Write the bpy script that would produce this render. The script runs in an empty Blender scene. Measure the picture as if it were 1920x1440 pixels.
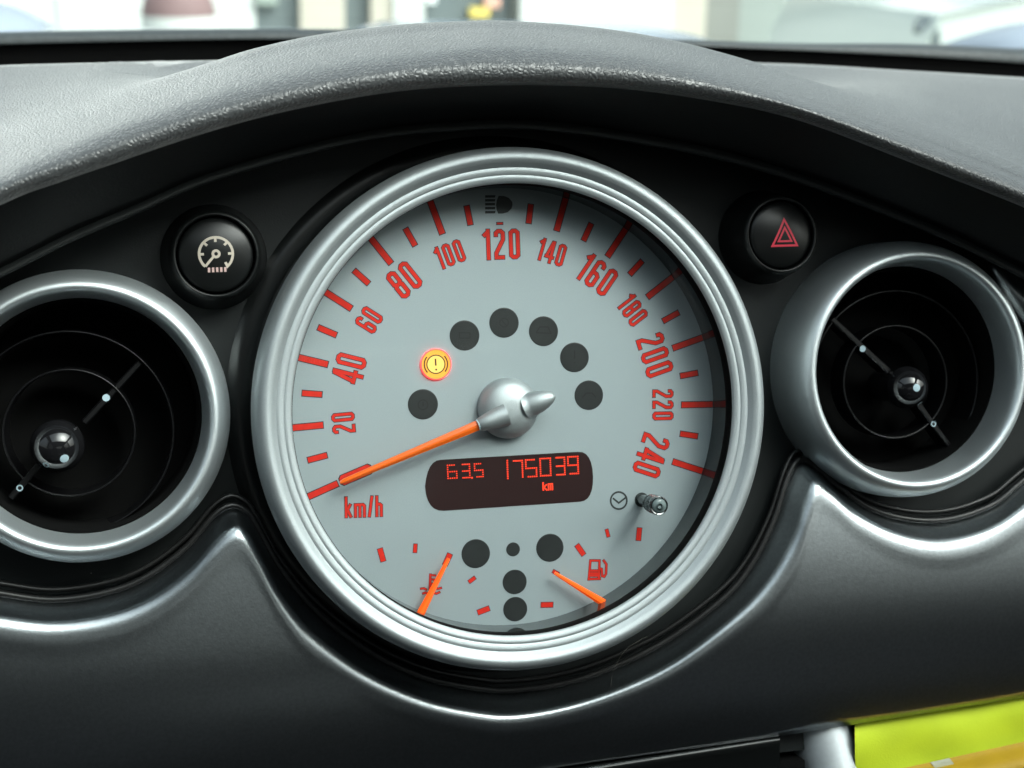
import bpy, math, random
import numpy as np
from mathutils import Matrix, Vector

random.seed(7)
rng = np.random.default_rng(7)
SC = bpy.context.scene
COL = SC.collection

# ------------------------------------------------------------------ camera
# The instrument frame: origin at the middle of the speedometer dial, u right, v up the dial, w out of
# the dial towards the viewer, in mm. The dial leans back by TAU from upright.
F_PX, CAM_D = 2870.0, 584.0
TAU = math.radians(15)
cr, sr = math.cos, math.sin
_rx, _ry, _rz = (math.radians(a) for a in (2.2385, 13.5254, 2.3524))
RX = np.array([[1, 0, 0], [0, cr(_rx), -sr(_rx)], [0, sr(_rx), cr(_rx)]])
RY = np.array([[cr(_ry), 0, sr(_ry)], [0, 1, 0], [-sr(_ry), 0, cr(_ry)]])
RZ = np.array([[cr(_rz), -sr(_rz), 0], [sr(_rz), cr(_rz), 0], [0, 0, 1]])
RC = RX @ RY @ RZ                                        # instrument frame -> camera
CC = np.array([(950.63 - 960) / F_PX * CAM_D, -(764.53 - 720) / F_PX * CAM_D, -CAM_D])
CAM = -RC.T @ CC
T3 = np.array([[1, 0, 0], [0, sr(TAU), -cr(TAU)], [0, cr(TAU), sr(TAU)]])   # instrument frame -> world (mm)


def ray(x, y):
    return RC.T @ np.array([(x - 960) / F_PX, -(y - 720) / F_PX, -1.0])


def P(x, y, w=0.0):
    """point of the instrument plane w = const, measured on the photograph"""
    d = ray(x, y)
    return CAM + (w - CAM[2]) / d[2] * d


def PW(x, y, axis, val):
    """world point (mm) on the plane world[axis] = val"""
    d = T3 @ ray(x, y)
    c = T3 @ CAM
    return c + (val - c[axis]) / d[axis] * d


def to_w(p):
    return T3 @ np.asarray(p, float)


def to_i(p):
    return T3.T @ np.asarray(p, float)


cam_data = bpy.data.cameras.new('camera')
cam = bpy.data.objects.new('camera', cam_data)
COL.objects.link(cam)
SC.camera = cam
RW = T3 @ RC.T
mw = Matrix([list(RW[i]) + [(T3 @ CAM)[i] * 0.001] for i in range(3)] + [[0, 0, 0, 1]])
cam.matrix_world = mw
cam_data.sensor_width = 36.0
cam_data.lens = 36.0 * F_PX / 1920.0
cam_data.clip_start = 0.02
cam_data.clip_end = 500.0
cam_data.dof.use_dof = True
cam_data.dof.focus_distance = 0.575
cam_data.dof.aperture_fstop = 12.0

# ------------------------------------------------------------------ world and sun
SUN_EL, SUN_AZ = math.radians(48), math.radians(140)     # soft sun behind high cloud, off to the right
world = bpy.data.worlds.new('World')
SC.world = world
world.use_nodes = True
wn = world.node_tree
wn.nodes.clear()
sky = wn.nodes.new('ShaderNodeTexSky')
sky.sky_type = 'NISHITA'
sky.sun_disc = False
sky.sun_elevation = SUN_EL
sky.sun_rotation = SUN_AZ
sky.air_density = 2.0
sky.dust_density = 10.0
sky.ozone_density = 1.0
desat = wn.nodes.new('ShaderNodeHueSaturation')
desat.inputs['Saturation'].default_value = 0.35
bg = wn.nodes.new('ShaderNodeBackground')
bg.inputs['Strength'].default_value = 0.15
wo = wn.nodes.new('ShaderNodeOutputWorld')
wn.links.new(sky.outputs[0], desat.inputs['Color'])
wb = wn.nodes.new('ShaderNodeMixRGB')                      # the camera's cool white balance
wb.blend_type = 'MULTIPLY'
wb.inputs[0].default_value = 1.0
wb.inputs[2].default_value = (0.91, 1.0, 1.05, 1)
wn.links.new(desat.outputs[0], wb.inputs[1])
wn.links.new(wb.outputs[0], bg.inputs[0])
wn.links.new(bg.outputs[0], wo.inputs[0])

sun_d = bpy.data.lights.new('sun', 'SUN')
sun_d.energy = 0.5
sun_d.angle = math.radians(50)
sun_d.color = (0.95, 1.0, 1.04)
sun = bpy.data.objects.new('sun', sun_d)
COL.objects.link(sun)
sd = Vector((math.sin(SUN_AZ) * math.cos(SUN_EL), math.cos(SUN_AZ) * math.cos(SUN_EL), math.sin(SUN_EL)))
sun.rotation_euler = sd.to_track_quat('Z', 'Y').to_euler()

SC.view_settings.view_transform = 'Standard'
SC.view_settings.look = 'None'
SC.view_settings.gamma = 1.0
SC.view_settings.exposure = 1.02
SC.render.engine = 'CYCLES'
SC.cycles.use_denoising = True
SC.cycles.max_bounces = 10
SC.cycles.transparent_max_bounces = 16
SC.cycles.caustics_reflective = False
SC.cycles.caustics_refractive = False
SC.cycles.sample_clamp_indirect = 6.0


# ------------------------------------------------------------------ materials
def new_mat(name):
    m = bpy.data.materials.new(name)
    m.use_nodes = True
    nt = m.node_tree
    return m, nt, nt.nodes['Principled BSDF']


def add_dust(nt, b, tc, col, amount, scale=230.0):
    """sparse pale specks of dust"""
    L = nt.links.new
    v = nt.nodes.new('ShaderNodeTexVoronoi')
    v.inputs['Scale'].default_value = scale
    L(tc.outputs['Object'], v.inputs['Vector'])
    sep = nt.nodes.new('ShaderNodeSeparateColor')
    L(v.outputs['Color'], sep.inputs[0])
    size = nt.nodes.new('ShaderNodeMapRange')                # only a few cells carry a speck, of uneven size
    size.inputs[1].default_value, size.inputs[2].default_value = 1.0 - amount, 1.0
    size.inputs[3].default_value, size.inputs[4].default_value = 0.0, 0.055
    L(sep.outputs[0], size.inputs[0])
    lt = nt.nodes.new('ShaderNodeMath')
    lt.operation = 'LESS_THAN'
    L(v.outputs['Distance'], lt.inputs[0])
    L(size.outputs[0], lt.inputs[1])
    mx = nt.nodes.new('ShaderNodeMixRGB')
    mx.inputs[1].default_value = (*col, 1)
    mx.inputs[2].default_value = (0.45, 0.45, 0.43, 1)
    ml = nt.nodes.new('ShaderNodeMath')
    ml.operation = 'MULTIPLY'
    ml.inputs[1].default_value = 0.6
    L(lt.outputs[0], ml.inputs[0])
    L(ml.outputs[0], mx.inputs[0])
    src = b.inputs['Base Color'].links
    if src:
        L(src[0].from_socket, mx.inputs[1])
    L(mx.outputs[0], b.inputs['Base Color'])


def pbr(name, col, rough=0.5, metal=0.0, spec=0.5, emit=None, estr=0.0, noise=0.0, nscale=200.0,
        bump=0.0, bscale=800.0, rnoise=0.0, coat=0.0, flake=0.0, dust=0.0):
    m, nt, b = new_mat(name)
    b.inputs['Base Color'].default_value = (*col, 1)
    b.inputs['Roughness'].default_value = rough
    b.inputs['Metallic'].default_value = metal
    b.inputs['Specular IOR Level'].default_value = spec
    if coat:
        b.inputs['Coat Weight'].default_value = coat
        b.inputs['Coat Roughness'].default_value = 0.08
    if emit:
        b.inputs['Emission Color'].default_value = (*emit, 1)
        b.inputs['Emission Strength'].default_value = estr
    L = nt.links.new
    tc = nt.nodes.new('ShaderNodeTexCoord')
    if noise:
        n = nt.nodes.new('ShaderNodeTexNoise')
        n.inputs['Scale'].default_value = nscale
        n.inputs['Detail'].default_value = 5
        L(tc.outputs['Object'], n.inputs['Vector'])
        mp = nt.nodes.new('ShaderNodeMapRange')
        mp.inputs[1].default_value, mp.inputs[2].default_value = 0.3, 0.7
        mp.inputs[3].default_value, mp.inputs[4].default_value = 1 - noise, 1 + noise
        L(n.outputs[0], mp.inputs[0])
        mx = nt.nodes.new('ShaderNodeVectorMath')
        mx.operation = 'SCALE'
        mx.inputs[0].default_value = col
        L(mp.outputs[0], mx.inputs['Scale'])
        L(mx.outputs[0], b.inputs['Base Color'])
    if dust:
        add_dust(nt, b, tc, col, dust)
    if rnoise:
        n2 = nt.nodes.new('ShaderNodeTexNoise')
        n2.inputs['Scale'].default_value = 60
        n2.inputs['Detail'].default_value = 6
        L(tc.outputs['Object'], n2.inputs['Vector'])
        mp2 = nt.nodes.new('ShaderNodeMapRange')
        mp2.inputs[1].default_value, mp2.inputs[2].default_value = 0.3, 0.7
        mp2.inputs[3].default_value, mp2.inputs[4].default_value = rough - rnoise, rough + rnoise
        L(n2.outputs[0], mp2.inputs[0])
        L(mp2.outputs[0], b.inputs['Roughness'])
    if bump or flake:
        n3 = nt.nodes.new('ShaderNodeTexNoise')
        n3.inputs['Scale'].default_value = bscale
        n3.inputs['Detail'].default_value = 3
        L(tc.outputs['Object'], n3.inputs['Vector'])
        bp = nt.nodes.new('ShaderNodeBump')
        bp.inputs['Strength'].default_value = bump or flake
        bp.inputs['Distance'].default_value = 0.0002
        L(n3.outputs[0], bp.inputs['Height'])
        L(bp.outputs[0], b.inputs['Normal'])
    return m


def leather(name, col, rough, dist, scale):
    """grained soft-touch plastic: pebbles parted by fine creases"""
    m, nt, b = new_mat(name)
    L = nt.links.new
    tc = nt.nodes.new('ShaderNodeTexCoord')
    wob = nt.nodes.new('ShaderNodeTexNoise')
    wob.inputs['Scale'].default_value = 260
    wob.inputs['Detail'].default_value = 2
    L(tc.outputs['Object'], wob.inputs['Vector'])
    add = nt.nodes.new('ShaderNodeMixRGB')
    add.blend_type = 'ADD'
    add.inputs[0].default_value = 0.0022
    L(tc.outputs['Object'], add.inputs[1])
    L(wob.outputs['Color'], add.inputs[2])
    v = nt.nodes.new('ShaderNodeTexVoronoi')
    v.feature = 'DISTANCE_TO_EDGE'
    v.inputs['Scale'].default_value = scale
    L(add.outputs[0], v.inputs['Vector'])
    mp = nt.nodes.new('ShaderNodeMapRange')
    mp.interpolation_type = 'SMOOTHSTEP'
    mp.inputs[1].default_value, mp.inputs[2].default_value = 0.0, 0.32
    L(v.outputs['Distance'], mp.inputs[0])
    fine = nt.nodes.new('ShaderNodeTexNoise')
    fine.inputs['Scale'].default_value = 2600
    L(tc.outputs['Object'], fine.inputs['Vector'])
    ma = nt.nodes.new('ShaderNodeMath')
    ma.operation = 'MULTIPLY_ADD'
    ma.inputs[1].default_value = 0.18
    L(fine.outputs[0], ma.inputs[0])
    L(mp.outputs[0], ma.inputs[2])
    bp = nt.nodes.new('ShaderNodeBump')
    bp.inputs['Strength'].default_value = 1.0
    bp.inputs['Distance'].default_value = dist
    L(ma.outputs[0], bp.inputs['Height'])
    L(bp.outputs[0], b.inputs['Normal'])
    n = nt.nodes.new('ShaderNodeTexNoise')
    n.inputs['Scale'].default_value = 25
    n.inputs['Detail'].default_value = 6
    L(tc.outputs['Object'], n.inputs['Vector'])
    mr = nt.nodes.new('ShaderNodeMapRange')
    mr.inputs[1].default_value, mr.inputs[2].default_value = 0.3, 0.7
    mr.inputs[3].default_value, mr.inputs[4].default_value = rough - 0.05, rough + 0.06
    L(n.outputs[0], mr.inputs[0])
    L(mr.outputs[0], b.inputs['Roughness'])
    b.inputs['Base Color'].default_value = (*col, 1)
    add_dust(nt, b, tc, col, 0.25, 300.0)
    b.inputs['Specular IOR Level'].default_value = 0.68
    b.inputs['Sheen Weight'].default_value = 1.0                       # a film of dust
    b.inputs['Sheen Roughness'].default_value = 0.35
    return m


def thin_glass(name, tint=(0.97, 1.0, 0.985), refl=1.0):
    m = bpy.data.materials.new(name)
    m.use_nodes = True
    nt = m.node_tree
    nt.nodes.clear()
    L = nt.links.new
    tr = nt.nodes.new('ShaderNodeBsdfTransparent')
    tr.inputs[0].default_value = (*tint, 1)
    gl = nt.nodes.new('ShaderNodeBsdfGlossy')
    gl.inputs['Roughness'].default_value = 0.03
    fr = nt.nodes.new('ShaderNodeFresnel')
    fr.inputs['IOR'].default_value = 1.45
    ma = nt.nodes.new('ShaderNodeMath')
    ma.operation = 'MULTIPLY'
    ma.inputs[1].default_value = refl
    L(fr.outputs[0], ma.inputs[0])
    mx = nt.nodes.new('ShaderNodeMixShader')
    L(ma.outputs[0], mx.inputs[0])
    L(tr.outputs[0], mx.inputs[1])
    L(gl.outputs[0], mx.inputs[2])
    o = nt.nodes.new('ShaderNodeOutputMaterial')
    L(mx.outputs[0], o.inputs[0])
    return m


def glow(name, col, strength, base=(0.02, 0.01, 0.01)):
    return pbr(name, base, 0.4, emit=col, estr=strength)


M = {
    'pad': leather('grained pad', (0.062, 0.065, 0.067), 0.37, 0.00016, 640),
    'rear': pbr('rear lip plastic', (0.05, 0.058, 0.06), 0.5, noise=0.2, nscale=300),
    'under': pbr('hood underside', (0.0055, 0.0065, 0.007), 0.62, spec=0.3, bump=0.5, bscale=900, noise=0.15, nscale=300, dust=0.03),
    'black': pbr('black plastic', (0.0085, 0.011, 0.0112), 0.5, spec=0.3, bump=0.25, bscale=1500, rnoise=0.04, dust=0.05),
    'ledge': pbr('ledge plastic', (0.016, 0.019, 0.019), 0.55, bump=0.3, bscale=1500),
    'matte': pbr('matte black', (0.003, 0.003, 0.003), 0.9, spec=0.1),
    'gasket': pbr('rubber bead', (0.012, 0.012, 0.012), 0.38, rnoise=0.05),
    'trim': pbr('anthracite lacquer', (0.38, 0.41, 0.425), 0.29, metal=1.0, noise=0.09, nscale=700, flake=0.20, bscale=1500, dust=0.06),
    'silver': pbr('satin silver', (0.44, 0.48, 0.493), 0.58, metal=0.90, noise=0.10, nscale=4500, flake=0.25, bscale=6000),
    'ventsilver': pbr('vent silver', (0.72, 0.78, 0.80), 0.47, metal=0.92, noise=0.06, nscale=4500, flake=0.15, bscale=6000),
    'dial': pbr('dial paint', (0.315, 0.368, 0.386), 0.52, metal=0.25, noise=0.04, nscale=2600, flake=0.10, bscale=5000, dust=0.035),
    'wall': pbr('smoked rim', (0.020, 0.024, 0.024), 0.06, spec=0.6),
    'red': pbr('red print', (0.60, 0.022, 0.012), 0.6, spec=0.2, noise=0.08, nscale=300),
    'ink': pbr('dark print', (0.030, 0.008, 0.009), 0.5),
    'grey_ink': pbr('charcoal print', (0.022, 0.028, 0.028), 0.5),
    'lamp': pbr('unlit lamp', (0.020, 0.023, 0.023), 0.35, noise=0.15, nscale=120),
    'display': pbr('display window', (0.022, 0.009, 0.009), 0.30, dust=0.05),
    'needle': pbr('orange needle', (0.74, 0.115, 0.004), 0.32, emit=(1.0, 0.13, 0.002), estr=0.03),
    'needle_lit': pbr('glowing needle', (0.9, 0.12, 0.01), 0.35, emit=(1.0, 0.09, 0.002), estr=0.25),
    'dots': glow('display dots', (1.0, 0.045, 0.008), 0.75),
    'amber': glow('lit amber lamp', (1.0, 0.50, 0.055), 0.55, (0.12, 0.06, 0.01)),
    'amber_core': glow('lit amber core', (1.0, 0.70, 0.16), 0.60, (0.12, 0.08, 0.02)),
    'redglow': glow('red halo glow', (1.0, 0.035, 0.03), 2.6),
    'lampink': pbr('lamp symbol', (0.05, 0.012, 0.0), 0.5),
    'gloss': pbr('gloss black', (0.008, 0.008, 0.009), 0.07, spec=0.6),
    'semi': pbr('semi gloss black', (0.007, 0.008, 0.008), 0.30, spec=0.4),
    'white': pbr('white mark', (0.42, 0.56, 0.62), 0.4),
    'cream': pbr('cream symbol', (0.62, 0.55, 0.46), 0.5),
    'pinkish': pbr('backlit pink bars', (0.60, 0.45, 0.42), 0.5, emit=(1.0, 0.5, 0.45), estr=0.05),
    'hazard': pbr('hazard red', (0.72, 0.05, 0.09), 0.45, emit=(1.0, 0.06, 0.1), estr=0.05),
    'chrome': pbr('dark chrome', (0.16, 0.17, 0.17), 0.16, metal=1.0),
    'bar': pbr('vent bar', (0.004, 0.004, 0.0045), 0.32, spec=0.35),
    'cap': pbr('stem cap', (0.13, 0.17, 0.17), 0.18),
    'stem': pbr('smoked stem', (0.05, 0.06, 0.06), 0.2),
    'steel': pbr('painted strut', (0.78, 0.84, 0.87), 0.48, metal=0.8, noise=0.04, nscale=500),
    'glass': thin_glass('windscreen glass', (0.94, 0.985, 0.96), 0.8),
    'tinted': thin_glass('tinted glass', (0.95, 0.98, 0.96), 0.8),
    'dimming': thin_glass('privacy glass', (0.26, 0.27, 0.27), 0.8),  # dark tint added to cut the light from the unseen rear windows
    'lens': thin_glass('dial lens', (0.99, 1, 0.995), 0.35),
    'hair': pbr('hair', (0.25, 0.23, 0.2), 0.5),
}


# ------------------------------------------------------------------ object helpers
ORG = {}                                                 # origin (mm, in the thing's frame) of every thing


def tag(o, label=None, cat=None, group=None, kind=None):
    if label: o['label'] = label
    if cat: o['category'] = cat
    if group: o['group'] = group
    if kind: o['kind'] = kind
    return o


def frame_matrix(origin, inst=True, rot=None):
    r = T3 if inst else np.eye(3)
    o = (r @ np.asarray(origin, float)) * 0.001
    if rot is not None:
        r = r @ rot
    return Matrix([list(r[i]) + [o[i]] for i in range(3)] + [[0, 0, 0, 1]])


def thing(name, origin, inst=True, rot=None, **kw):
    """an Empty at the thing's base; its parts are meshes in mm about that point"""
    o = bpy.data.objects.new(name, None)
    o.empty_display_size = 0.02
    COL.objects.link(o)
    o.matrix_world = frame_matrix(origin, inst, rot)
    ORG[o.name] = np.asarray(origin, float)
    return tag(o, **kw)


def mesh(name, V, Fc, mats, mi=None, smooth=True, sharp=None):
    me = bpy.data.meshes.new(name)
    V = np.asarray(V, float) * 0.001
    me.from_pydata([tuple(v) for v in V], [], [tuple(int(i) for i in f) for f in Fc])
    for m in (mats if isinstance(mats, (list, tuple)) else [mats]):
        me.materials.append(M[m] if isinstance(m, str) else m)
    if mi is not None:
        me.polygons.foreach_set('material_index', np.asarray(mi, dtype=np.int32))
    me.polygons.foreach_set('use_smooth', np.full(len(me.polygons), bool(smooth)))
    if smooth and sharp is not None:
        me.set_sharp_from_angle(angle=math.radians(sharp))
    me.update()
    return me


def link(name, me, parent=None, mat=None, label=None):
    o = bpy.data.objects.new(name, me)
    COL.objects.link(o)
    if parent is not None:
        o.parent = parent
    if mat is not None:
        o.matrix_local = mat
    if label:
        o['label'] = label
    return o


def part(name, V, Fc, mats, parent, root=None, **kw):
    """vertices in the frame of the thing (mm); root gives the thing whose origin is taken away"""
    root = root or parent
    V = np.asarray(V, float) - ORG[root.name]
    lab = kw.pop('label', None)
    return link(name, mesh(name, V, Fc, mats, **kw), parent, None, lab)


class Geo:
    def __init__(s):
        s.v, s.f, s.m = [], [], []

    def add(s, V, Fc, mi=0):
        b = len(s.v)
        s.v += [tuple(map(float, p)) for p in V]
        s.f += [tuple(i + b for i in f) for f in Fc]
        s.m += [mi] * len(Fc)
        return s


def grid_faces(nr, nc, closed=False):
    f = []
    for i in range(nr - 1):
        for j in range(nc if closed else nc - 1):
            k = (j + 1) % nc
            f.append((i * nc + j, i * nc + k, (i + 1) * nc + k, (i + 1) * nc + j))
    return f


def catmull(pts, n=None, per=8):
    p = np.asarray(pts, float)
    p = np.vstack([2 * p[0] - p[1], p, 2 * p[-1] - p[-2]])
    out = []
    for i in range(1, len(p) - 2):
        a, b, c, d = p[i - 1:i + 3]
        for t in np.linspace(0, 1, per, endpoint=False):
            out.append(0.5 * ((2 * b) + (c - a) * t + (2 * a - 5 * b + 4 * c - d) * t * t + (3 * b - a - 3 * c + d) * t ** 3))
    out.append(p[-2])
    out = np.array(out)
    return resample(out, n) if n else out


def resample(p, n):
    d = np.r_[0, np.cumsum(np.linalg.norm(np.diff(p, axis=0), axis=1))]
    t = np.linspace(0, d[-1], n)
    return np.stack([np.interp(t, d, p[:, k]) for k in range(p.shape[1])], 1)


def at_x(pts, xs):
    """photo curve through pts (monotone x), smoothly read off at the columns xs"""
    c = catmull(pts, per=12)
    return np.stack([xs, np.interp(xs, c[:, 0], c[:, 1])], 1)


def lathe(profile, n=96, closed=False, cap=False):
    """profile of (r, h) about the local w axis"""
    V, Fc = [], []
    for r, h in profile:
        for k in range(n):
            a = 2 * math.pi * k / n
            V.append((r * math.cos(a), r * math.sin(a), h))
    m = len(profile)
    for i in range(m - 1 if not closed else m):
        j = (i + 1) % m
        for k in range(n):
            l = (k + 1) % n
            Fc.append((i * n + k, i * n + l, j * n + l, j * n + k)[::-1])
    if cap:
        V.append((0, 0, profile[-1][1]))
        c = len(V) - 1
        for k in range(n):
            Fc.append(((m - 1) * n + k, (m - 1) * n + (k + 1) % n, c))
    return V, Fc


def smooth_profile(pts, per=5):
    return [tuple(p) for p in catmull(pts, per=per)]


def tube(path, r, n=10, caps=True):
    path = np.asarray(path, float)
    rr = np.full(len(path), r) if np.isscalar(r) else np.asarray(r, float)
    V, up = [], np.array([0.13, 0.31, 0.94])
    for i, p in enumerate(path):
        t = path[min(i + 1, len(path) - 1)] - path[max(i - 1, 0)]
        t = t / (np.linalg.norm(t) + 1e-12)
        a = np.cross(t, up)
        a /= np.linalg.norm(a)
        b = np.cross(a, t)
        up = b
        for k in range(n):
            q = 2 * math.pi * k / n
            V.append(p + rr[i] * (math.cos(q) * a + math.sin(q) * b))
    Fc = grid_faces(len(path), n, True)
    if caps:
        Fc.append(tuple(range(n)))
        Fc.append(tuple(range((len(path) - 1) * n, len(path) * n))[::-1])
    return V, Fc


def ribbon(pts, width, closed=False, z=0.0):
    """a flat mitred stroke in the plane"""
    p = np.asarray(pts, float)[:, :2]
    n = len(p)
    L, R_ = [], []
    for i in range(n):
        a = p[i - 1] if (i > 0 or closed) else None
        b = p[(i + 1) % n] if (i < n - 1 or closed) else None
        d1 = (p[i] - a) / (np.linalg.norm(p[i] - a) + 1e-9) if a is not None else None
        d2 = (b - p[i]) / (np.linalg.norm(b - p[i]) + 1e-9) if b is not None else None
        if d1 is None: d1 = d2
        if d2 is None: d2 = d1
        n1, n2 = np.array([-d1[1], d1[0]]), np.array([-d2[1], d2[0]])
        m = n1 + n2
        m = m / (np.linalg.norm(m) + 1e-9)
        k = width / 2 / max(0.45, float(m @ n1))
        L.append((*(p[i] + m * k), z))
        R_.append((*(p[i] - m * k), z))
    V = L + R_
    Fc = []
    for i in range(n if closed else n - 1):
        j = (i + 1) % n
        Fc.append((n + i, n + j, j, i))
    return V, Fc


def disc(r, z=0.0, n=48, c=(0, 0)):
    V = [(c[0] + r * math.cos(2 * math.pi * k / n), c[1] + r * math.sin(2 * math.pi * k / n), z) for k in range(n)]
    return V, [tuple(range(n))]


def plate(outline, z0, z1):
    """a prism over a convex outline"""
    n = len(outline)
    V = [(x, y, z0) for x, y in outline] + [(x, y, z1) for x, y in outline]
    Fc = [tuple(range(n, 2 * n)), tuple(range(n))[::-1]]
    Fc += [(i, (i + 1) % n, n + (i + 1) % n, n + i) for i in range(n)]
    return V, Fc


def box(c, s):
    c, s = np.asarray(c, float), np.asarray(s, float) / 2
    V = [c + s * np.array(k) for k in ((-1, -1, -1), (1, -1, -1), (1, 1, -1), (-1, 1, -1), (-1, -1, 1), (1, -1, 1), (1, 1, 1), (-1, 1, 1))]
    return V, [(3, 2, 1, 0), (4, 5, 6, 7), (0, 1, 5, 4), (1, 2, 6, 5), (2, 3, 7, 6), (3, 0, 4, 7)]


def rot2(a):
    return np.array([[math.cos(a), -math.sin(a)], [math.sin(a), math.cos(a)]])


def widen(A):
    """carry a lofted dashboard surface on to the sides, past the ends of the picture"""
    k = np.array([1.0, 0.0, 0.0])
    lo = [A[:, :1] - k * d for d in (330, 150, 40)]
    hi = [A[:, -1:] + k * d for d in (40, 150, 330)]
    return np.concatenate(lo + [A] + hi, 1)


# ------------------------------------------------------------------ dashboard
XS = np.linspace(-150, 2080, 240)
dash = thing('dashboard', (0, -130, -20), label='dark car dashboard with arched grained hood and scalloped anthracite trim', cat='dashboard')

# --- grained pad: lip, hump over the instruments, flat pad behind
LB = at_x([(-150, 440), (0, 372), (50, 350), (100, 333), (190, 302), (380, 238), (550, 193), (750, 158), (950, 147), (1160, 153), (1360, 181), (1510, 217), (1710, 293), (1910, 372), (2080, 447)], XS)
HL = at_x([(-150, 395), (0, 325), (100, 282), (250, 226), (450, 162), (650, 117), (850, 92), (960, 87), (1160, 101), (1310, 128), (1460, 171), (1660, 236), (1860, 311), (1920, 335), (2080, 405)], XS)
STRIP = at_x([(-150, 580), (0, 511), (131, 445), (256, 391), (380, 337), (547, 287), (713, 250), (880, 235), (960, 233), (1013, 235), (1160, 253), (1360, 292), (1560, 355), (1760, 435), (1850, 478), (1960, 535), (2080, 600)], XS)
CREST = at_x([(-150, 275), (0, 232), (200, 178), (330, 137), (400, 115), (480, 90), (600, 65), (750, 47), (870, 41), (950, 40), (1110, 52), (1260, 76), (1410, 115), (1510, 147), (1660, 198), (1800, 255), (1920, 305), (2080, 372)], XS)
REAR = at_x([(-150, 128), (0, 122), (200, 117), (400, 113), (950, 107), (1440, 118), (1700, 132), (1920, 145), (2080, 154)], XS)


def blend(x, a, b):
    t = min(1, max(0, (x - a) / (b - a)))
    return t * t * (3 - 2 * t)


rows = {k: [] for k in range(16)}
for i, x in enumerate(XS):
    st, lb, hl, cs, rr = STRIP[i], LB[i], HL[i], CREST[i], REAR[i]
    p_u1 = P(st[0], st[1] - 11, 12)
    p_u2 = P(st[0], (st[1] - 11) * 0.5 + lb[1] * 0.5 + 3, 31)
    p_lb0 = P(lb[0], lb[1] + 8, 51.8)
    p_lbm = P(lb[0], lb[1] + 13, 45.5)
    p_lb = P(lb[0], lb[1] - 4, 55.2)
    p_n = P(lb[0], lb[1] * 0.58 + hl[1] * 0.42, 55.6)
    p_hl = P(hl[0], hl[1] + 0.06 * (lb[1] - hl[1]), 46.5)
    p_n1 = P(hl[0], hl[1] * 0.72 + lb[1] * 0.28, 51.6)
    mid = blend(x, 150, 480) * (1 - blend(x, 1380, 1760))          # 1 over the hump, 0 at the sides
    rear = P(rr[0], rr[1], -180)
    zside = PW(cs[0], cs[1], 2, to_w(p_hl)[2] + 2.2)
    side = to_i(zside)
    hump = P(cs[0], cs[1], -18)
    crest = side * (1 - mid) + hump * mid
    k0 = p_hl * 0.90 + crest * 0.10
    k0 = to_i(to_w(k0) + np.array([0, 0, 0.55]))
    k = p_hl * 0.72 + crest * 0.28
    kk = p_hl * 0.40 + crest * 0.60
    k = to_i(to_w(k) + np.array([0, 0, 0.9])); kk = to_i(to_w(kk) + np.array([0, 0, 0.9]))
    b1 = crest * 0.72 + rear * 0.28
    b2 = crest * 0.35 + rear * 0.65
    b1 = to_i(to_w(b1) - np.array([0, 0, 5.0 * mid])); b2 = to_i(to_w(b2) - np.array([0, 0, 10.0 * mid]))
    drop = to_i(to_w(rear) + np.array([0, 3.0, -3.0]))
    drop2 = to_i(to_w(rear) + np.array([0, 3.5, -40.0]))
    for n_, p in enumerate((p_lbm, p_lb0, p_lb, p_n, p_n1, p_hl, k0, k, kk, crest, b1, b2, rear, drop, drop2)):
        rows[n_].append(p)
    rows[15].append((p_u1, p_u2))
ctrl = np.array([rows[k] for k in range(13)])
fine = np.array([catmull(ctrl[:, j], per=7) for j in range(len(XS))]).transpose(1, 0, 2)
fine = np.concatenate([fine, np.array([rows[13], rows[14]])])
fine_w = widen(fine)
part('upper_pad', fine_w.reshape(-1, 3), grid_faces(len(fine), fine_w.shape[1]), 'pad', dash)

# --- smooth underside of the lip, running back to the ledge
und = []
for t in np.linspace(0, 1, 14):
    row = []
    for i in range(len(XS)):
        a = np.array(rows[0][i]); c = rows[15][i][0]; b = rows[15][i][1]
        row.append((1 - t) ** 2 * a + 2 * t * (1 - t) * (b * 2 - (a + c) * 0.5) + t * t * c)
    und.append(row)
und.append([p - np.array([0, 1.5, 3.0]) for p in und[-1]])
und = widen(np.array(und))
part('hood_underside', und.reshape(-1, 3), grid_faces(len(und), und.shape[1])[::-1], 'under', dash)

# --- ledge strip between hood and instrument panel
led = []
for dy, w in ((-12, 5), (-9, 10.5), (-7, 12.2), (0, 13), (7, 13.4), (9, 12.4), (10, 9.5), (11, -17)):
    led.append([P(s[0], s[1] + dy, w) for s in STRIP])
led = widen(np.array(led))
part('ledge_strip', led.reshape(-1, 3), grid_faces(len(led), led.shape[1]), 'ledge', dash)

# --- black instrument panel with round openings for the vents
VENTS = [dict(c=P(150, 785, 12), r=47.0, tilt=(-5.5, -4.5)), dict(c=P(1726, 695, 12), r=46.6, tilt=(0.0, 0.0))]
PANEL_W = -16.0
from mathutils.geometry import tessellate_polygon
c0, c1 = VENTS[0]['c'], VENTS[1]['c']
top_edge = [P(q[0], q[1] + 2, PANEL_W) + np.array([0, 5.0, 0]) for q in STRIP[::3]]
outer = [(-500, -150, PANEL_W), (500, -150, PANEL_W), (500, top_edge[-1][1], PANEL_W)] + [tuple(p) for p in top_edge[::-1]] + [(-500, top_edge[0][1], PANEL_W)]
loops = [outer] + [[(c[0] + 49 * math.cos(2 * math.pi * k / 72), c[1] + 49 * math.sin(2 * math.pi * k / 72), PANEL_W) for k in range(72)] for c in (c0, c1)]
tri_ = tessellate_polygon([[Vector(p) for p in l] for l in loops])
pv = [p for l in loops for p in l]


def ccw(t):
    a, b, c = (np.array(pv[i]) for i in t)
    return t if np.cross(b - a, c - a)[2] > 0 else t[::-1]


class pg:
    v, f = pv, [ccw(tuple(t)) for t in tri_]


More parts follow.
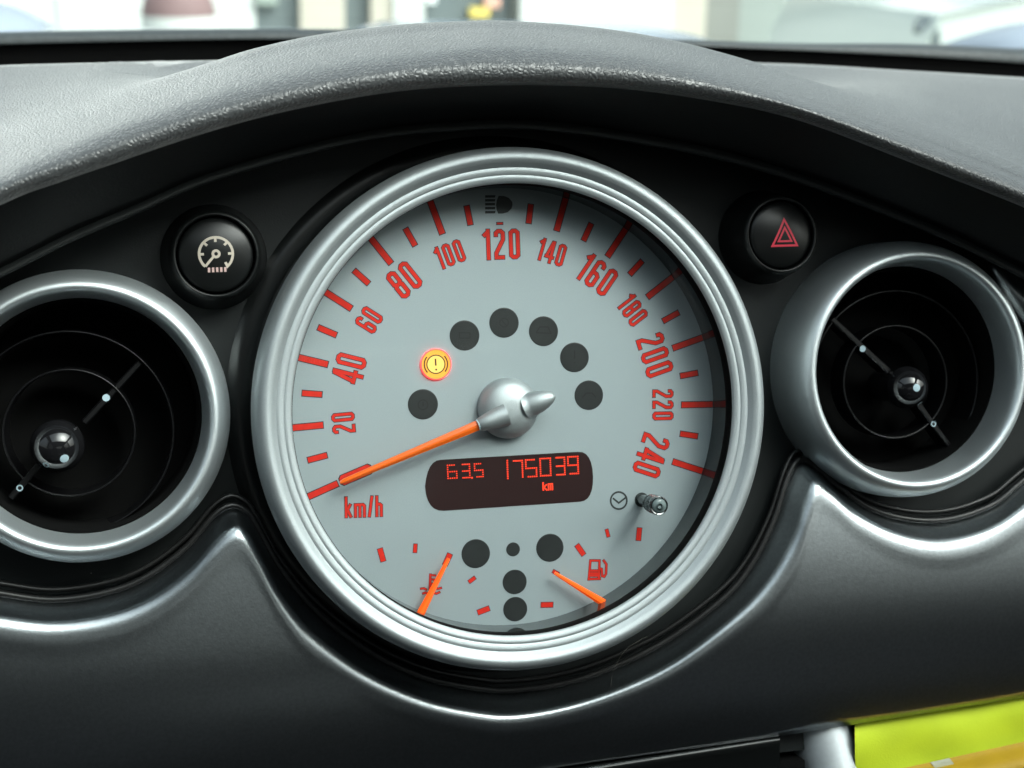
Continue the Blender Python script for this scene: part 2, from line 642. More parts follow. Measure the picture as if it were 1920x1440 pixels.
part('instrument_panel', pg.v, pg.f, 'black', dash, smooth=False)

# --- scalloped anthracite trim under the instruments
E1 = [(-160, 1075), (-80, 1103), (0, 1117), (100, 1129), (200, 1115), (275, 1086), (350, 1030), (400, 972)]
E2 = [(435, 952), (466, 966), (487, 1000), (530, 1075), (600, 1155), (700, 1230), (800, 1275), (900, 1295), (960, 1298), (1060, 1284), (1160, 1250), (1260, 1198), (1360, 1122), (1410, 1060), (1450, 980), (1474, 905)]
E3 = [(1496, 867), (1522, 874), (1567, 913), (1633, 958), (1710, 978), (1785, 976), (1860, 950), (1905, 915), (1990, 840), (2080, 740)]
H1 = [(-160, 1120), (-80, 1150), (0, 1168), (100, 1178), (200, 1166), (280, 1136), (350, 1086), (402, 1030)]
H2_ = [(441, 997), (462, 1006), (488, 1050), (520, 1112), (566, 1178), (622, 1228), (700, 1280), (800, 1323), (900, 1346), (970, 1350), (1060, 1334), (1160, 1302), (1260, 1255), (1360, 1182), (1438, 1110), (1490, 1030), (1514, 960)]
H3 = [(1532, 914), (1560, 925), (1610, 968), (1685, 1006), (1760, 1021), (1835, 1008), (1900, 973), (1990, 898), (2080, 800)]


def three(a, b, c, n=(60, 150, 70)):
    full = catmull(a + b + c, per=14)
    i1, i2 = 14 * len(a), 14 * (len(a) + len(b))
    return np.vstack([resample(full[:i1 + 1], n[0])[:-1], resample(full[i1:i2 + 1], n[1])[:-1], resample(full[i2:], n[2])])


EE, HH = three(E1, E2, E3), three(H1, H2_, H3)
BB = at_x([(-200, 1640), (500, 1530), (1000, 1446), (1450, 1382), (1920, 1308), (2120, 1277)], HH[:, 0])


def w_face(v, u=0.0):
    d = (v + 82) / 75.0
    t = min(1.0, max(0.0, (u - 70) / 60.0))
    return 5 - d * d * (4.5 + 5.5 * t * t * (3 - 2 * t) if v > -82 else 22)


def on_face(px):
    w = 0.0
    for _ in range(8):
        q = P(px[0], px[1], w)
        w = w_face(q[1], q[0])
    return P(px[0], px[1], w)


tr = []
for e, h, b in zip(EE, HH, BB):
    h3, b3 = on_face(h), on_face(b)
    e3 = P(e[0], e[1], h3[2] - 12.0)
    f1 = e3 * 0.36 + h3 * 0.64
    L_ = np.linalg.norm(b3[:2] - h3[:2])

    def fp(t):
        q = h3 + (b3 - h3) * t
        return np.array([q[0], q[1], w_face(q[1], q[0])])
    t0 = min(0.45, 9.0 / L_)
    f2 = fp(t0)
    ctl = h3 * 1.5 - (f1 + f2) * 0.25
    col = [e3 + np.array([0, 0, -6.0]), e3, e3 * 0.65 + h3 * 0.35]
    for t in np.linspace(0, 1, 10):
        col.append((1 - t) ** 2 * f1 + 2 * t * (1 - t) * ctl + t * t * f2)
    for t in np.linspace(t0, 1, 22)[1:]:
        col.append(fp(t))
    col.append(b3 + np.array([0, 0.6, -2.5]))
    col.append(b3 + np.array([0, 4.0, -24.0]))
    tr.append(col)
tr = np.array(tr).transpose(1, 0, 2)
tr_w = widen(tr)
part('lower_trim', tr_w.reshape(-1, 3), grid_faces(len(tr), tr_w.shape[1])[::-1], 'trim', dash)
TR_E = tr[1]

# --- rubber bead along the scalloped edge, and the dark return behind it
part('edge_bead', *tube(TR_E + np.array([0, 0.9, 0.3]), 1.35, 10), 'gasket', dash)
part('inner_bead', *tube(TR_E + np.array([0, 4.2, -2.0]), 1.1, 8), 'gasket', dash)

# --- right end cap of the panel
cap_px = [(1853, 500), (1862, 489), (1885, 492), (1960, 545), (2060, 640), (2060, 800), (1960, 660), (1905, 590), (1868, 535)]
cg = Geo()
cc = np.mean([P(*q, -2) for q in cap_px], 0)
cr0 = [P(*q, -16) for q in cap_px]; cr1 = [P(*q, -4) for q in cap_px]; cr2 = [P(*q, -1) * 0.82 + cc * 0.18 for q in cap_px]
cg.add(cr0 + cr1 + cr2 + [cc + np.array([0, 0, 2.0])], grid_faces(3, len(cap_px), True) + [(2 * len(cap_px) + i, 2 * len(cap_px) + (i + 1) % len(cap_px), 3 * len(cap_px)) for i in range(len(cap_px))])
part('end_cap', cg.v, cg.f, 'trim', dash)

# --- dark shelf under the trim
sh = []
for dx, w in ((0, -26), (0, -12), (6, -8.5), (13, -8.0), (20, -10), (90, -14)):
    sh.append([P(x, 1560 - (x - 300) * 0.157 + dx, w) for x in np.linspace(200, 1462, 40)])
sh = np.array(sh)
part('lower_shelf', sh.reshape(-1, 3), grid_faces(len(sh), 40)[::-1], 'semi', dash)
vd = np.array([[P(x, y, -70) for x in np.linspace(-200, 2150, 12)] for y in (1280, 1500, 1800)])
part('footwell_back', vd.reshape(-1, 3), grid_faces(3, 12)[::-1], 'matte', dash)

# --- oval boss pressed into the pad, left
ov = []
for r, dz in ((1.0, 0.1), (0.93, 1.0), (0.86, 1.2), (0.78, 0.6), (0.6, 0.35), (0.02, 0.3)):
    ring_ = []
    for k in range(48):
        a = 2 * math.pi * k / 48
        q = PW(300 + r * 128 * math.cos(a), 143 + r * 17 * math.sin(a), 2, 104.5)
        ring_.append(to_i(q + np.array([0, 0, dz])))
    ov.append(ring_)
ov = np.array(ov)
# (the pad is slightly curved here; the boss follows it)
pad_pts = fine.reshape(-1, 3)
pad_w = pad_pts @ T3.T


def pad_z(xw, yw):
    d = (pad_w[:, 0] - xw) ** 2 + (pad_w[:, 1] - yw) ** 2
    j = np.argsort(d)[:4]
    wt = 1 / (d[j] + 1e-6)
    return float((pad_w[j, 2] * wt).sum() / wt.sum())


ov2 = []
for ri, ring_ in enumerate(ov):
    for p in ring_:
        q = to_w(p)
        q[2] = pad_z(q[0], q[1]) + (-0.1, 0.22, 0.34, 0.28, 0.16, 0.15)[ri]
        ov2.append(to_i(q))
part('oval_boss', ov2, grid_faces(len(ov), 48, True), 'pad', dash)

# --- slot behind the pad and the rear lip below the windscreen
YR = 415.0
xr = np.linspace(-200, 2120, 60)
lipb = at_x([(-200, 92), (0, 83), (300, 76), (520, 73), (950, 75), (1440, 92), (1700, 104), (1920, 118), (2120, 135)], xr)
lipt = at_x([(-200, 66), (0, 60), (300, 55), (520, 54), (950, 60), (1440, 80), (1700, 82), (1920, 92), (2120, 106)], xr)
ix = range(0, 240, 8)
sl = np.array([[to_i(to_w(rows[12][i]) + np.array([0, 3, -38])) for i in ix], [to_i(np.array([to_w(rows[12][i])[0] * 1.3, YR + 4, 30.0])) for i in ix],
               [PW(XS[i], np.interp(XS[i], xr, lipb[:, 1]) - 3, 1, YR + 4) @ T3 for i in ix]])
sl = widen(sl)
part('vent_slot', sl.reshape(-1, 3), grid_faces(3, sl.shape[1])[::-1], 'matte', dash)
lip = []
for k, yy in ((0, 0), (0.3, 0), (0.75, 4), (1, 22)):
    lip.append([to_i(PW(b[0], b[1] * (1 - k) + t[1] * k, 1, YR + yy)) for b, t in zip(lipb, lipt)])
lip = widen(np.array(lip))
part('rear_lip', lip.reshape(-1, 3), grid_faces(len(lip), lip.shape[1])[::-1], 'rear', dash)

# ------------------------------------------------------------------ speedometer
spd = thing('speedometer', (0, 0, 0), label='large round silver speedometer with grey dial, red numerals and orange needle', cat='speedometer')
bez = [(83.5, 20.0)] + smooth_profile([(83.6, 20.6), (84.2, 21.15), (85.4, 21.55), (86.25, 21.5)]) + smooth_profile([(86.4, 21.42), (86.9, 21.72), (88.0, 22.0), (88.9, 21.95)]) + \
    smooth_profile([(89.1, 21.85), (89.9, 22.5), (91.2, 23.5), (92.8, 24.0), (94.6, 23.3), (96.0, 21.3), (96.9, 18.0), (97.2, 13.0), (97.0, 6.0), (96.2, 0.0), (95.0, PANEL_W - 1)], 7)
part('bezel', *lathe(bez, 160), 'silver', spd, sharp=40)
part('rim_wall', *lathe([(83.5, 13.6), (83.5, 6), (83.5, -0.5)], 160), 'wall', spd)
part('rim_black_ring', *lathe([(83.52, 20.0), (83.3, 19.6), (83.3, 13.9), (83.52, 13.5)], 160), 'matte', spd)  # matte black band between the glossy wall and the silver lip
# recessed gap round the bezel
part('bezel_surround', *lathe([(96.5, PANEL_W + 1.2), (99.0, PANEL_W + 2.4), (103.0, PANEL_W + 1.4), (105, PANEL_W + 0.2)], 120), 'semi', spd)
dial = part('dial', *disc(83.5, 0.0, 128), 'dial', spd, smooth=False)
lens_o = part('lens', *lathe([(83.3, 14.6), (60, 15.0), (30, 15.2), (0.001, 15.25)], 96), 'lens', spd)

DTH = math.radians(18.43)


def ang(kmh):
    return math.pi / 2 - (kmh - 120) / 20 * DTH


def tick_mesh(name, r0, r1, wid, rim=0.32, off=0.0):
    g = Geo()
    h = wid / 2
    g.add([(r0 - off - rim, -h - rim, 0.05), (r1 - off + rim, -h - rim, 0.05), (r1 - off + rim, h + rim, 0.05), (r0 - off - rim, h + rim, 0.05)], [(0, 1, 2, 3)], 1)
    g.add([(r0 - off, -h, 0.10), (r1 - off, -h, 0.10), (r1 - off, h, 0.10), (r0 - off, h, 0.10)], [(0, 1, 2, 3)], 0)
    return mesh(name, g.v, g.f, ['red', 'ink'], g.m, smooth=False)


MAJ = tick_mesh('major_tick', 70.4, 83.3, 2.15)
MIN = tick_mesh('minor_tick', 70.8, 78.0, 1.95)
SPD0 = -0.0
for k in range(0, 241, 10):
    if k == 120:
        continue
    a = ang(k)
    link('major_tick' if k % 20 == 0 else 'minor_tick', MAJ if k % 20 == 0 else MIN, dial, Matrix.Rotation(a, 4, 'Z'))


def rect_mark(name, px, ln, wd, deg, parent=None, mats=('red', 'ink'), rim=0.3, z=0.05):
    """a printed bar: centre on the photo, length and width in mm, its angle on the dial"""
    c = P(*px, 0.0)
    g = Geo()
    R2 = rot2(math.radians(deg))
    for s, zz, mi in ((rim, z, 1), (0, z + 0.05, 0)):
        q = [R2 @ np.array(p) for p in ((-ln / 2 - s, -wd / 2 - s), (ln / 2 + s, -wd / 2 - s), (ln / 2 + s, wd / 2 + s), (-ln / 2 - s, wd / 2 + s))]
        g.add([(c[0] + p[0], c[1] + p[1], zz) for p in q], [(0, 1, 2, 3)], mi)
    return part(name, g.v, g.f, list(mats), parent or dial, spd, mi=g.m, smooth=False)


rect_mark('dash_mark', (937, 419), 2.2, 0.6, 0)
# mark at zero under the needle's tip
z0 = P(667, 890, 0)
za = math.atan2(*(P(698, 877, 0) - P(637, 903, 0))[1::-1])
g = Geo()
for s, zz, mi in ((0.33, 0.05, 1), (0, 0.10, 0)):
    hl_, hw, ch = 6.3 + s, 1.85 + s, 1.0
    o = [(-hl_, -hw + ch), (-hl_ + ch, -hw), (hl_ - ch, -hw), (hl_, -hw + ch), (hl_, hw - ch), (hl_ - ch, hw), (-hl_ + ch, hw), (-hl_, hw - ch)]
    q = [rot2(za) @ np.array(p) for p in o]
    g.add([(z0[0] + p[0], z0[1] + p[1], zz) for p in q], [tuple(range(8))], mi)
part('zero_mark', g.v, g.f, ['red', 'ink'], dial, spd, mi=g.m, smooth=False)

# --- numerals: condensed letters drawn as strokes
GW, GH, GC = 0.20, 0.84, 0.06


def loop(x0, y0, x1, y1, c=GC):
    return [(x0 + c, y0), (x1 - c, y0), (x1, y0 + c), (x1, y1 - c), (x1 - c, y1), (x0 + c, y1), (x0, y1 - c), (x0, y0 + c)]


GLYPH = {
    '0': ([(loop(0, 0, GW, GH), True)], GW),
    '1': ([([(0.10, -0.07), (0.10, GH + 0.07)], False), ([(0.12, GH + 0.02), (-0.03, GH - 0.15)], False)], 0.10),
    '2': ([([(0, GH - 0.17), (0, GH - GC), (GC, GH), (GW - GC, GH), (GW, GH - GC), (GW, GH - 0.27), (0.0, 0.14), (0.0, 0.0), (GW + 0.03, 0)], False)], GW),
    '4': ([([(0.17, -0.07), (0.17, GH + 0.07)], False), ([(0.13, GH + 0.04), (0.0, 0.22)], False), ([(-0.065, 0.20), (GW + 0.09, 0.20)], False)], GW),
    '6': ([([(GW, GH - 0.16), (GW, GH - GC), (GW - GC, GH), (GC, GH), (0, GH - GC), (0, GC), (GC, 0), (GW - GC, 0), (GW, GC), (GW, 0.43 - GC), (GW - GC, 0.43), (0.02, 0.43)], False)], GW),
    '8': ([(loop(0, 0, GW, 0.43), True), (loop(0, 0.43, GW, GH), True)], GW),
    'k': ([([(0, -0.07), (0, GH + 0.07)], False), ([(0.02, 0.22), (GW, 0.56)], False), ([(0.06, 0.30), (GW + 0.02, -0.06)], False)], GW),
    'm': ([([(0, -0.07), (0, 0.52), (0.34, 0.52), (0.40, 0.46), (0.40, -0.07)], False), ([(0.20, -0.07), (0.20, 0.50)], False)], 0.40),
    '/': ([([(0, -0.07), (0.13, GH + 0.07)], False)], 0.13),
    'h': ([([(0, -0.07), (0, GH + 0.07)], False), ([(0.0, 0.52), (GW - GC, 0.52), (GW, 0.52 - GC), (GW, -0.07)], False)], GW),
}


def text_geo(s, height, stroke=0.155, gap=0.125, rim=0.30, aspect=1.0, fills=(0, 1)):
    g = Geo()
    x = 0.0
    adv = []
    for ch in s:
        st, wd = GLYPH[ch]
        adv.append((x, ch))
        x += wd * aspect + stroke + gap
    tot = x - gap - stroke
    k = 0
    for x0, ch in adv:
        for pts, cl in GLYPH[ch][0]:
            q = [((px * aspect + x0 - tot / 2) * height, (py - GH / 2) * height) for px, py in pts]
            k += 1
            if rim:
                V, Fc = ribbon(ext(q, rim, cl), stroke * height + 2 * rim, cl, 0.03 + 0.002 * k)
                g.add(V, Fc, fills[1])
            V, Fc = ribbon(q, stroke * height, cl, 0.10 + 0.002 * k)
            g.add(V, Fc, fills[0])
    return g


def ext(q, d, closed):
    if closed:
        return q
    q = [np.array(p, float) for p in q]
    a = q[0] - q[1]; b = q[-1] - q[-2]
    q[0] = q[0] + a / np.linalg.norm(a) * d
    q[-1] = q[-1] + b / np.linalg.norm(b) * d
    return q


NUM = {20: (644, 793), 40: (655, 691), 60: (692, 600), 80: (758, 525), 100: (843, 477), 120: (940, 458), 140: (1034, 473), 160: (1119, 515), 180: (1186, 581), 200: (1228, 666), 220: (1243, 759), 240: (1221, 854)}
for k, px in NUM.items():
    c = P(*px, 0)
    big = k % 40 == 0
    g = text_geo(str(k), 11.8 if big else 8.8, 0.112, 0.145 if big else 0.15, 0.27, 1.16)
    me = mesh('numeral', g.v, g.f, ['red', 'ink'], g.m, smooth=False)
    a = math.atan2(c[1], c[0]) - math.pi / 2
    link('numeral', me, dial, Matrix.Translation(Vector((c[0], c[1], 0)) * 0.001) @ Matrix.Rotation(a, 4, 'Z'), label='red numeral %d on the grey dial' % k)
c = P(682, 950, 0)
g = text_geo('km/h', 8.0, 0.11, 0.115, 0.24, 1.05)
link('unit_mark', mesh('unit_mark', g.v, g.f, ['red', 'ink'], g.m, smooth=False), dial, Matrix.Translation(Vector((c[0], c[1], 0)) * 0.001) @ Matrix.Rotation(math.radians(-2), 4, 'Z'))

# --- warning lamps
for px, r in (((793, 758), 5.75), ((871, 629), 5.75), ((945, 605), 5.75), ((1019, 621), 5.75), ((1077, 670), 5.75), ((1104, 741), 5.75),
              ((892, 1038), 5.55), ((962, 1030), 2.7), ((1031, 1027), 5.45), ((965, 1091), 4.75), ((966, 1142), 4.75)):
    c = P(*px, 0)
    V, Fc = lathe([(r, 0.0), (r, 0.10), (r - 0.25, 0.16)], 40, cap=True)
    part('warning_lamp', np.array(V) + c, Fc, 'lamp', dial, spd, smooth=False)
c = P(817, 683, 0)
lit = part('lit_warning_lamp', *[(np.array(v) + c, f) for v, f in [lathe([(5.45, 0.05), (5.45, 0.30)], 48, cap=True)]][0], 'amber', dial, spd, smooth=False, label='lit amber brake warning lamp')
part('lamp_halo_rim', *[(np.array(v) + c, f) for v, f in [lathe([(5.85, 0.02), (5.80, 0.9), (5.46, 0.9), (5.46, 0.05)], 48)]][0], 'redglow', lit, spd, smooth=False)  # rim added and made to glow, giving the red halo on the dial
g = Geo()
n = 40
g.add(*ribbon([(3.45 * math.cos(2 * math.pi * i / n), 3.45 * math.sin(2 * math.pi * i / n)) for i in range(n)], 0.42, True, 0.42))
for s in (0, math.pi):
    g.add(*ribbon([(4.45 * math.cos(s + q), 4.45 * math.sin(s + q)) for q in np.linspace(-0.72, 0.72, 14)], 0.5, False, 0.42))
g.add(*ribbon([(-0.12, 2.1), (-0.05, -0.5)], 0.6, False, 0.42))
g.add(*disc(0.38, 0.42, 12, (0.0, -2.0)))
part('lamp_symbol', np.array(g.v) + c, g.f, 'lampink', lit, spd, smooth=False)
part('lamp_core', *[(np.array(v) + c, f) for v, f in [disc(3.3, 0.36, 40)]][0], 'amber_core', lit, spd, smooth=False)


# --- printed symbols
M['faint'] = pbr('faint lamp symbol', (0.009, 0.010, 0.010), 0.5)
def strokes_px(name, lst, parent, mat, wz=0.08, width=0.6, root=None, rim=None):
    g = Geo()
    k = 0
    for item in lst:
        pts, cl = item[0], item[1]
        wd = item[2] if len(item) > 2 else width
        q = [P(*p, 0)[:2] for p in pts]
        k += 1
        if rim:
            g.add(*ribbon(ext(q, rim, cl), wd + 2 * rim, cl, wz - 0.04 + 0.002 * k), 1)
        g.add(*ribbon(q, wd, cl, wz + 0.002 * k), 0)
    return part(name, g.v, g.f, [mat, 'ink'] if rim else mat, parent, root or spd, mi=g.m, smooth=False)


def polys_px(name, lst, parent, mat, wz=0.08):
    g = Geo()
    for i, pts in enumerate(lst):
        V = [(*P(*p, 0)[:2], wz + 0.003 * i) for p in pts][::-1]
        g.add(V, [tuple(range(len(V)))], 0)
    return part(name, g.v, g.f, mat, parent, spd, smooth=False)


dshape = [(935, 367), (945, 367.5), (954, 371), (960, 378), (961, 384), (959, 391), (952, 398), (942, 400.5), (934, 400.5), (931, 393), (930, 384), (931.5, 375)]
polys_px('high_beam_symbol', [dshape] + [[(909.5, y), (928 - abs(y - 381) * -0.08, y), (928, y + 4.6), (909.5, y + 4.8)] for y in (366, 373.2, 380.5, 388, 395.5)], dial, 'grey_ink')
ring_px = lambda cx, cy, r, ry=None, n=32: [(cx + r * math.cos(2 * math.pi * i / n), cy + (ry or r) * math.sin(2 * math.pi * i / n)) for i in range(n)]
strokes_px('clock_symbol', [(ring_px(1160, 938.5, 15.2, 16), True, 0.72), ([(1149, 934), (1160, 943), (1173, 933)], False, 0.72)], dial, 'grey_ink')
for nm, lst in (('lamp_symbol', [([(1077, 657), (1077, 673)], False, 0.5), ([(1077, 679), (1077, 681)], False, 0.5)]), ('lamp_symbol', [([(1005, 624), (1012, 613), (1027, 613), (1033, 625), (1005, 624)], False, 0.45)]),
                ('lamp_symbol', [(ring_px(945, 605, 8), True, 0.4), ([(940, 600), (950, 611)], False, 0.4)]), ('lamp_symbol', [(ring_px(793, 759, 9), True, 0.4), ([(793, 753), (793, 762)], False, 0.5)]),
                ('lamp_symbol', [([(861, 634), (861, 624), (881, 624), (881, 634), (861, 634)], False, 0.4)]), ('lamp_symbol', [([(1092, 745), (1099, 737), (1110, 737), (1117, 745)], False, 0.4)])):
    strokes_px(nm, lst, dial, 'faint', wz=0.19)
strokes_px('fuel_symbol', [([(1104, 1085), (1107, 1051), (1124, 1051), (1123, 1085)], False, 0.72), ([(1102, 1086), (1126, 1085)], False, 0.8),
                           ([(1106, 1070), (1123, 1070)], False, 0.8), ([(1105, 1077), (1123, 1077)], False, 1.7), ([(1124, 1066), (1128, 1067), (1129, 1080), (1133, 1081), (1136, 1076), (1137, 1058), (1131, 1050)], False, 0.75)],
           dial, 'red', rim=0.18)
strokes_px('temperature_symbol', [([(807, 1076), (806, 1106)], False, 0.7), ([(807, 1078), (817, 1079)], False, 0.5), ([(807, 1086), (816, 1087)], False, 0.5), ([(807, 1094), (815, 1095)], False, 0.5),
                                  ([(788, 1104), (795, 1103), (800, 1106)], False, 0.6), ([(792, 1113), (798, 1111), (804, 1114), (812, 1111), (818, 1113), (825, 1110)], False, 0.6), ([(815, 1101), (821, 1104), (828, 1102)], False, 0.6)],
           dial, 'red', rim=0.18)
for px, ln, wd, deg in (((715.5, 1040.5), 5.0, 1.9, 103 - 180), ((778.5, 1028), 3.2, 1.3, 83), ((839, 1049), 4.6, 2.0, 62), ((885, 1087), 2.9, 1.3, 33), ((906.5, 1144.5), 4.7, 1.9, 16),
                        ((1025.5, 1134), 4.7, 1.9, -4), ((1042, 1073.5), 2.6, 1.3, -32), ((1088, 1031), 4.9, 1.9, -57), ((1139, 999.5), 3.0, 1.2, -77), ((1198, 1001.5), 4.9, 1.9, 82)):
    rect_mark('gauge_tick', px, ln, wd, deg, rim=0.22)

# --- trip display
tl, trr, br, bl = (P(*q, 0) for q in ((826, 862), (1084, 847), (1088, 940.5), (832, 957.5)))
cL, cR = P(797, 912, 0), P(1112, 894, 0)
out = []


def corner(a, p, b, n=7):
    return [(1 - t) ** 2 * a + 2 * t * (1 - t) * p + t * t * b for t in np.linspace(0, 1, n)]


tlc, blc = P(798, 866, 0), P(806, 960, 0)
trc, brc = P(1109, 842, 0), P(1111, 940, 0)
out += corner(tl, P(801, 863, 0), cL) + corner(cL, P(800, 959, 0), bl)[1:] + corner(br, P(1112, 939, 0), cR)[0:] + corner(cR, P(1110, 845, 0), trr)[1:]
outl = [(p[0], p[1]) for p in out]
disp = part('trip_display', *plate(outl[::1], 0.0, 0.14), 'display', dial, spd, smooth=False)

SEG = {'0': 'abcdef', '1': 'bc', '3': 'abgcd', '5': 'afgcd', '6': 'afgedc', '7': 'abc', '9': 'abgfcd'}


def dot_digit(ch, x0, y0, x1, y1, nc, nr, ds):
    cells = set()
    s = SEG[ch]
    m = nr // 2
    for c_ in range(nc):
        if 'a' in s and not (ch in '3596' and c_ == (0 if ch in '3' else nc - 1) and ch in '56'): cells.add((c_, 0))
        if 'g' in s: cells.add((c_, m))
        if 'd' in s and not (ch in '59' and c_ == 0): cells.add((c_, nr - 1))
    for r_ in range(nr):
        if r_ <= m:
            if 'f' in s: cells.add((0, r_))
            if 'b' in s: cells.add((nc - 1, r_))
        if r_ >= m:
            if 'e' in s: cells.add((0, r_))
            if 'c' in s: cells.add((nc - 1, r_))
    g = Geo()
    slope = -0.052
    for c_, r_ in cells:
        x = x0 + (x1 - x0) * (c_ / max(1, nc - 1)) + 1.2 * (r_ / (nr - 1) - 0.5)
        y = y0 + (y1 - y0) * (r_ / (nr - 1)) + slope * (x - (x0 + x1) / 2)
        p = P(x, y, 0)
        V, Fc = box((p[0], p[1], 0.17), (ds, ds * 0.92, 0.06))
        g.add(V, Fc)
    return part('digit', g.v, g.f, 'dots', disp, spd, smooth=False, label='glowing red digit %s of the trip display' % ch)


for ch, x0, y0, x1, y1 in (('6', 839.5, 872, 856, 896.5), ('3', 867.5, 870.5, 880.5, 895.5), ('5', 890, 869.5, 905, 893.8)):
    dot_digit(ch, x0, y0, x1, y1, 5, 7, 0.50)
for ch, x0, y0, x1, y1 in (('1', 951.5, 863.5, 951.6, 897), ('7', 963.5, 863.8, 979.5, 894.8), ('5', 986, 862, 1005.5, 893.5), ('0', 1013, 859.5, 1032, 891.7), ('3', 1043.5, 857.8, 1058.5, 889.8), ('9', 1065, 856.2, 1083.6, 888)):
    dot_digit(ch, x0, y0, x1, y1, 6 if ch != '1' else 1, 9, 0.58)
dp = P(885.0, 895.6, 0)
part('decimal_point', *box((dp[0], dp[1], 0.17), (0.62, 0.62, 0.06)), 'dots', disp, spd, smooth=False)
strokes_px('display_unit', [([(1018, 904), (1018.6, 920)], False, 0.6), ([(1025, 908), (1019.5, 913.5), (1026, 919.5)], False, 0.55), ([(1028.5, 919.5), (1028, 907.5), (1035.3, 907), (1035.8, 919)], False, 0.55), ([(1031.8, 908), (1032.2, 919)], False, 0.5)], disp, 'dots', wz=0.2)

# --- main needle
hub_prof = smooth_profile([(11.6, 0.0), (11.6, 2.4), (11.1, 4.3), (9.4, 6.5), (6.8, 8.0), (3.5, 8.9), (0.02, 9.1)], 5)
part('needle_hub', *lathe(hub_prof, 64), 'silver', spd)
ha, hb = P(935, 782, 7.5), P(898, 797, 7.6)
SL_DIR = (hb - ha) / np.linalg.norm(hb - ha)
sl_path = [ha - SL_DIR * 3, ha, ha * 0.5 + hb * 0.5, hb - SL_DIR * 0.3, hb]
part('needle_sleeve', *tube(sl_path, [4.4, 4.1, 3.3, 2.6, 2.3], 20), 'silver', spd, sharp=50)
part('sleeve_collar', *tube([hb - SL_DIR * 0.25, hb + SL_DIR * 0.45], [2.25, 2.2], 20), 'white', spd, sharp=50)
tip = P(638, 905.5, 7.2)
na = hb + SL_DIR * 0.1
dN = (tip - na) / np.linalg.norm(tip - na)
sN = np.cross([0, 0, 1.0], dN); sN /= np.linalg.norm(sN)
g = Geo()
V = []
for t, hw in ((0, 1.95), (0.25, 1.7), (0.6, 1.35), (0.97, 0.95), (1.0, 0.5)):
    q = na + (tip - na) * t
    for a, z in ((-1, -0.9), (-0.95, 0.25), (-0.22, 0.95), (0.22, 0.95), (0.95, 0.25), (1, -0.9)):
        V.append(q + sN * hw * a + np.array([0, 0, z]))
part('needle', V, grid_faces(5, 6, True) + [tuple(range(6))[::-1], tuple(range(24, 30))], 'needle', spd, smooth=False)
b0, b1_ = P(985, 762, 6.0), P(1041, 741.5, 11.0)
ts = [0, 0.25, 0.5, 0.7, 0.85, 0.94, 0.985, 1.0]
rs = [4.7, 4.65, 4.1, 3.3, 2.4, 1.6, 0.8, 0.05]
part('counterweight', *tube([b0 + (b1_ - b0) * t for t in ts], rs, 24), 'silver', spd)

# --- the two small needles
for a_px, b_px, ra, rb in (((789, 1151), (842, 1047), 1.55, 0.7), ((1133, 1131), (1040, 1074.5), 1.5, 0.6)):
    a, b = P(*a_px, 6.0), P(*b_px, 4.6)
    d = (b - a) / np.linalg.norm(b - a)
    s = np.cross([0, 0, 1.0], d); s /= np.linalg.norm(s)
    V = []
    for q, hw in ((a, ra), (a * 0.5 + b * 0.5, (ra + rb) / 2), (b, rb)):
        for aa, z in ((-1, -0.5), (-0.4, 0.45), (0.4, 0.45), (1, -0.5)):
            V.append(q + s * hw * aa + np.array([0, 0, z]))
    part('gauge_needle', V, grid_faces(3, 4, True) + [(3, 2, 1, 0), (8, 9, 10, 11)], 'needle_lit', spd, smooth=False)

# --- reset stem: a rod standing out through the lens
sb = P(1203, 937, 0.0)
part('stem_hole', *[(np.array(v) + sb, f) for v, f in [lathe([(2.85, 0.03), (2.85, 0.12)], 32, cap=True)]][0], 'grey_ink', spd, smooth=False)
stem = part('reset_stem', *[(np.array(v) + sb, f) for v, f in [lathe([(2.2, 0.1), (2.2, 14.5)], 32)]][0], 'stem', spd)
part('stem_collar', *[(np.array(v) + sb, f) for v, f in [lathe([(2.3, 10.0), (3.1, 10.4), (3.4, 11.6), (3.0, 12.4), (3.4, 13.2), (3.6, 15.0), (3.2, 15.8), (3.2, 17.6), (3.55, 18.4), (3.65, 20.6), (3.3, 21.2), (2.8, 21.0)], 40)]][0], 'chrome', stem, spd, sharp=60)
part('stem_cap', *[(np.array(v) + sb, f) for v, f in [lathe([(2.95, 20.4), (2.8, 21.2), (2.1, 21.7), (1.0, 21.95)], 32, cap=True)]][0], 'cap', stem, spd)
# ------------------------------------------------------------------ air vents
vent_labels = ['left round silver air vent with glossy ball and crossbar, cut by photo edge', 'right round silver air vent below the hazard button']


def aim(rx_deg, ry_deg):
    a, b = math.radians(rx_deg), math.radians(ry_deg)
    A = np.array([[1, 0, 0], [0, cr(a), -sr(a)], [0, sr(a), cr(a)]])
    B = np.array([[cr(b), 0, sr(b)], [0, 1, 0], [-sr(b), 0, cr(b)]])
    return A @ B


def local_part(name, V, Fc, mats, parent, off, R3=None, **kw):
    """vertices about a local axis, moved to an offset (mm) from the parent's origin"""
    V = np.asarray(V, float)
    if R3 is not None:
        V = V @ R3.T
    lab = kw.pop('label', None)
    return link(name, mesh(name, V + np.asarray(off, float), Fc, mats, **kw), parent, None, lab)


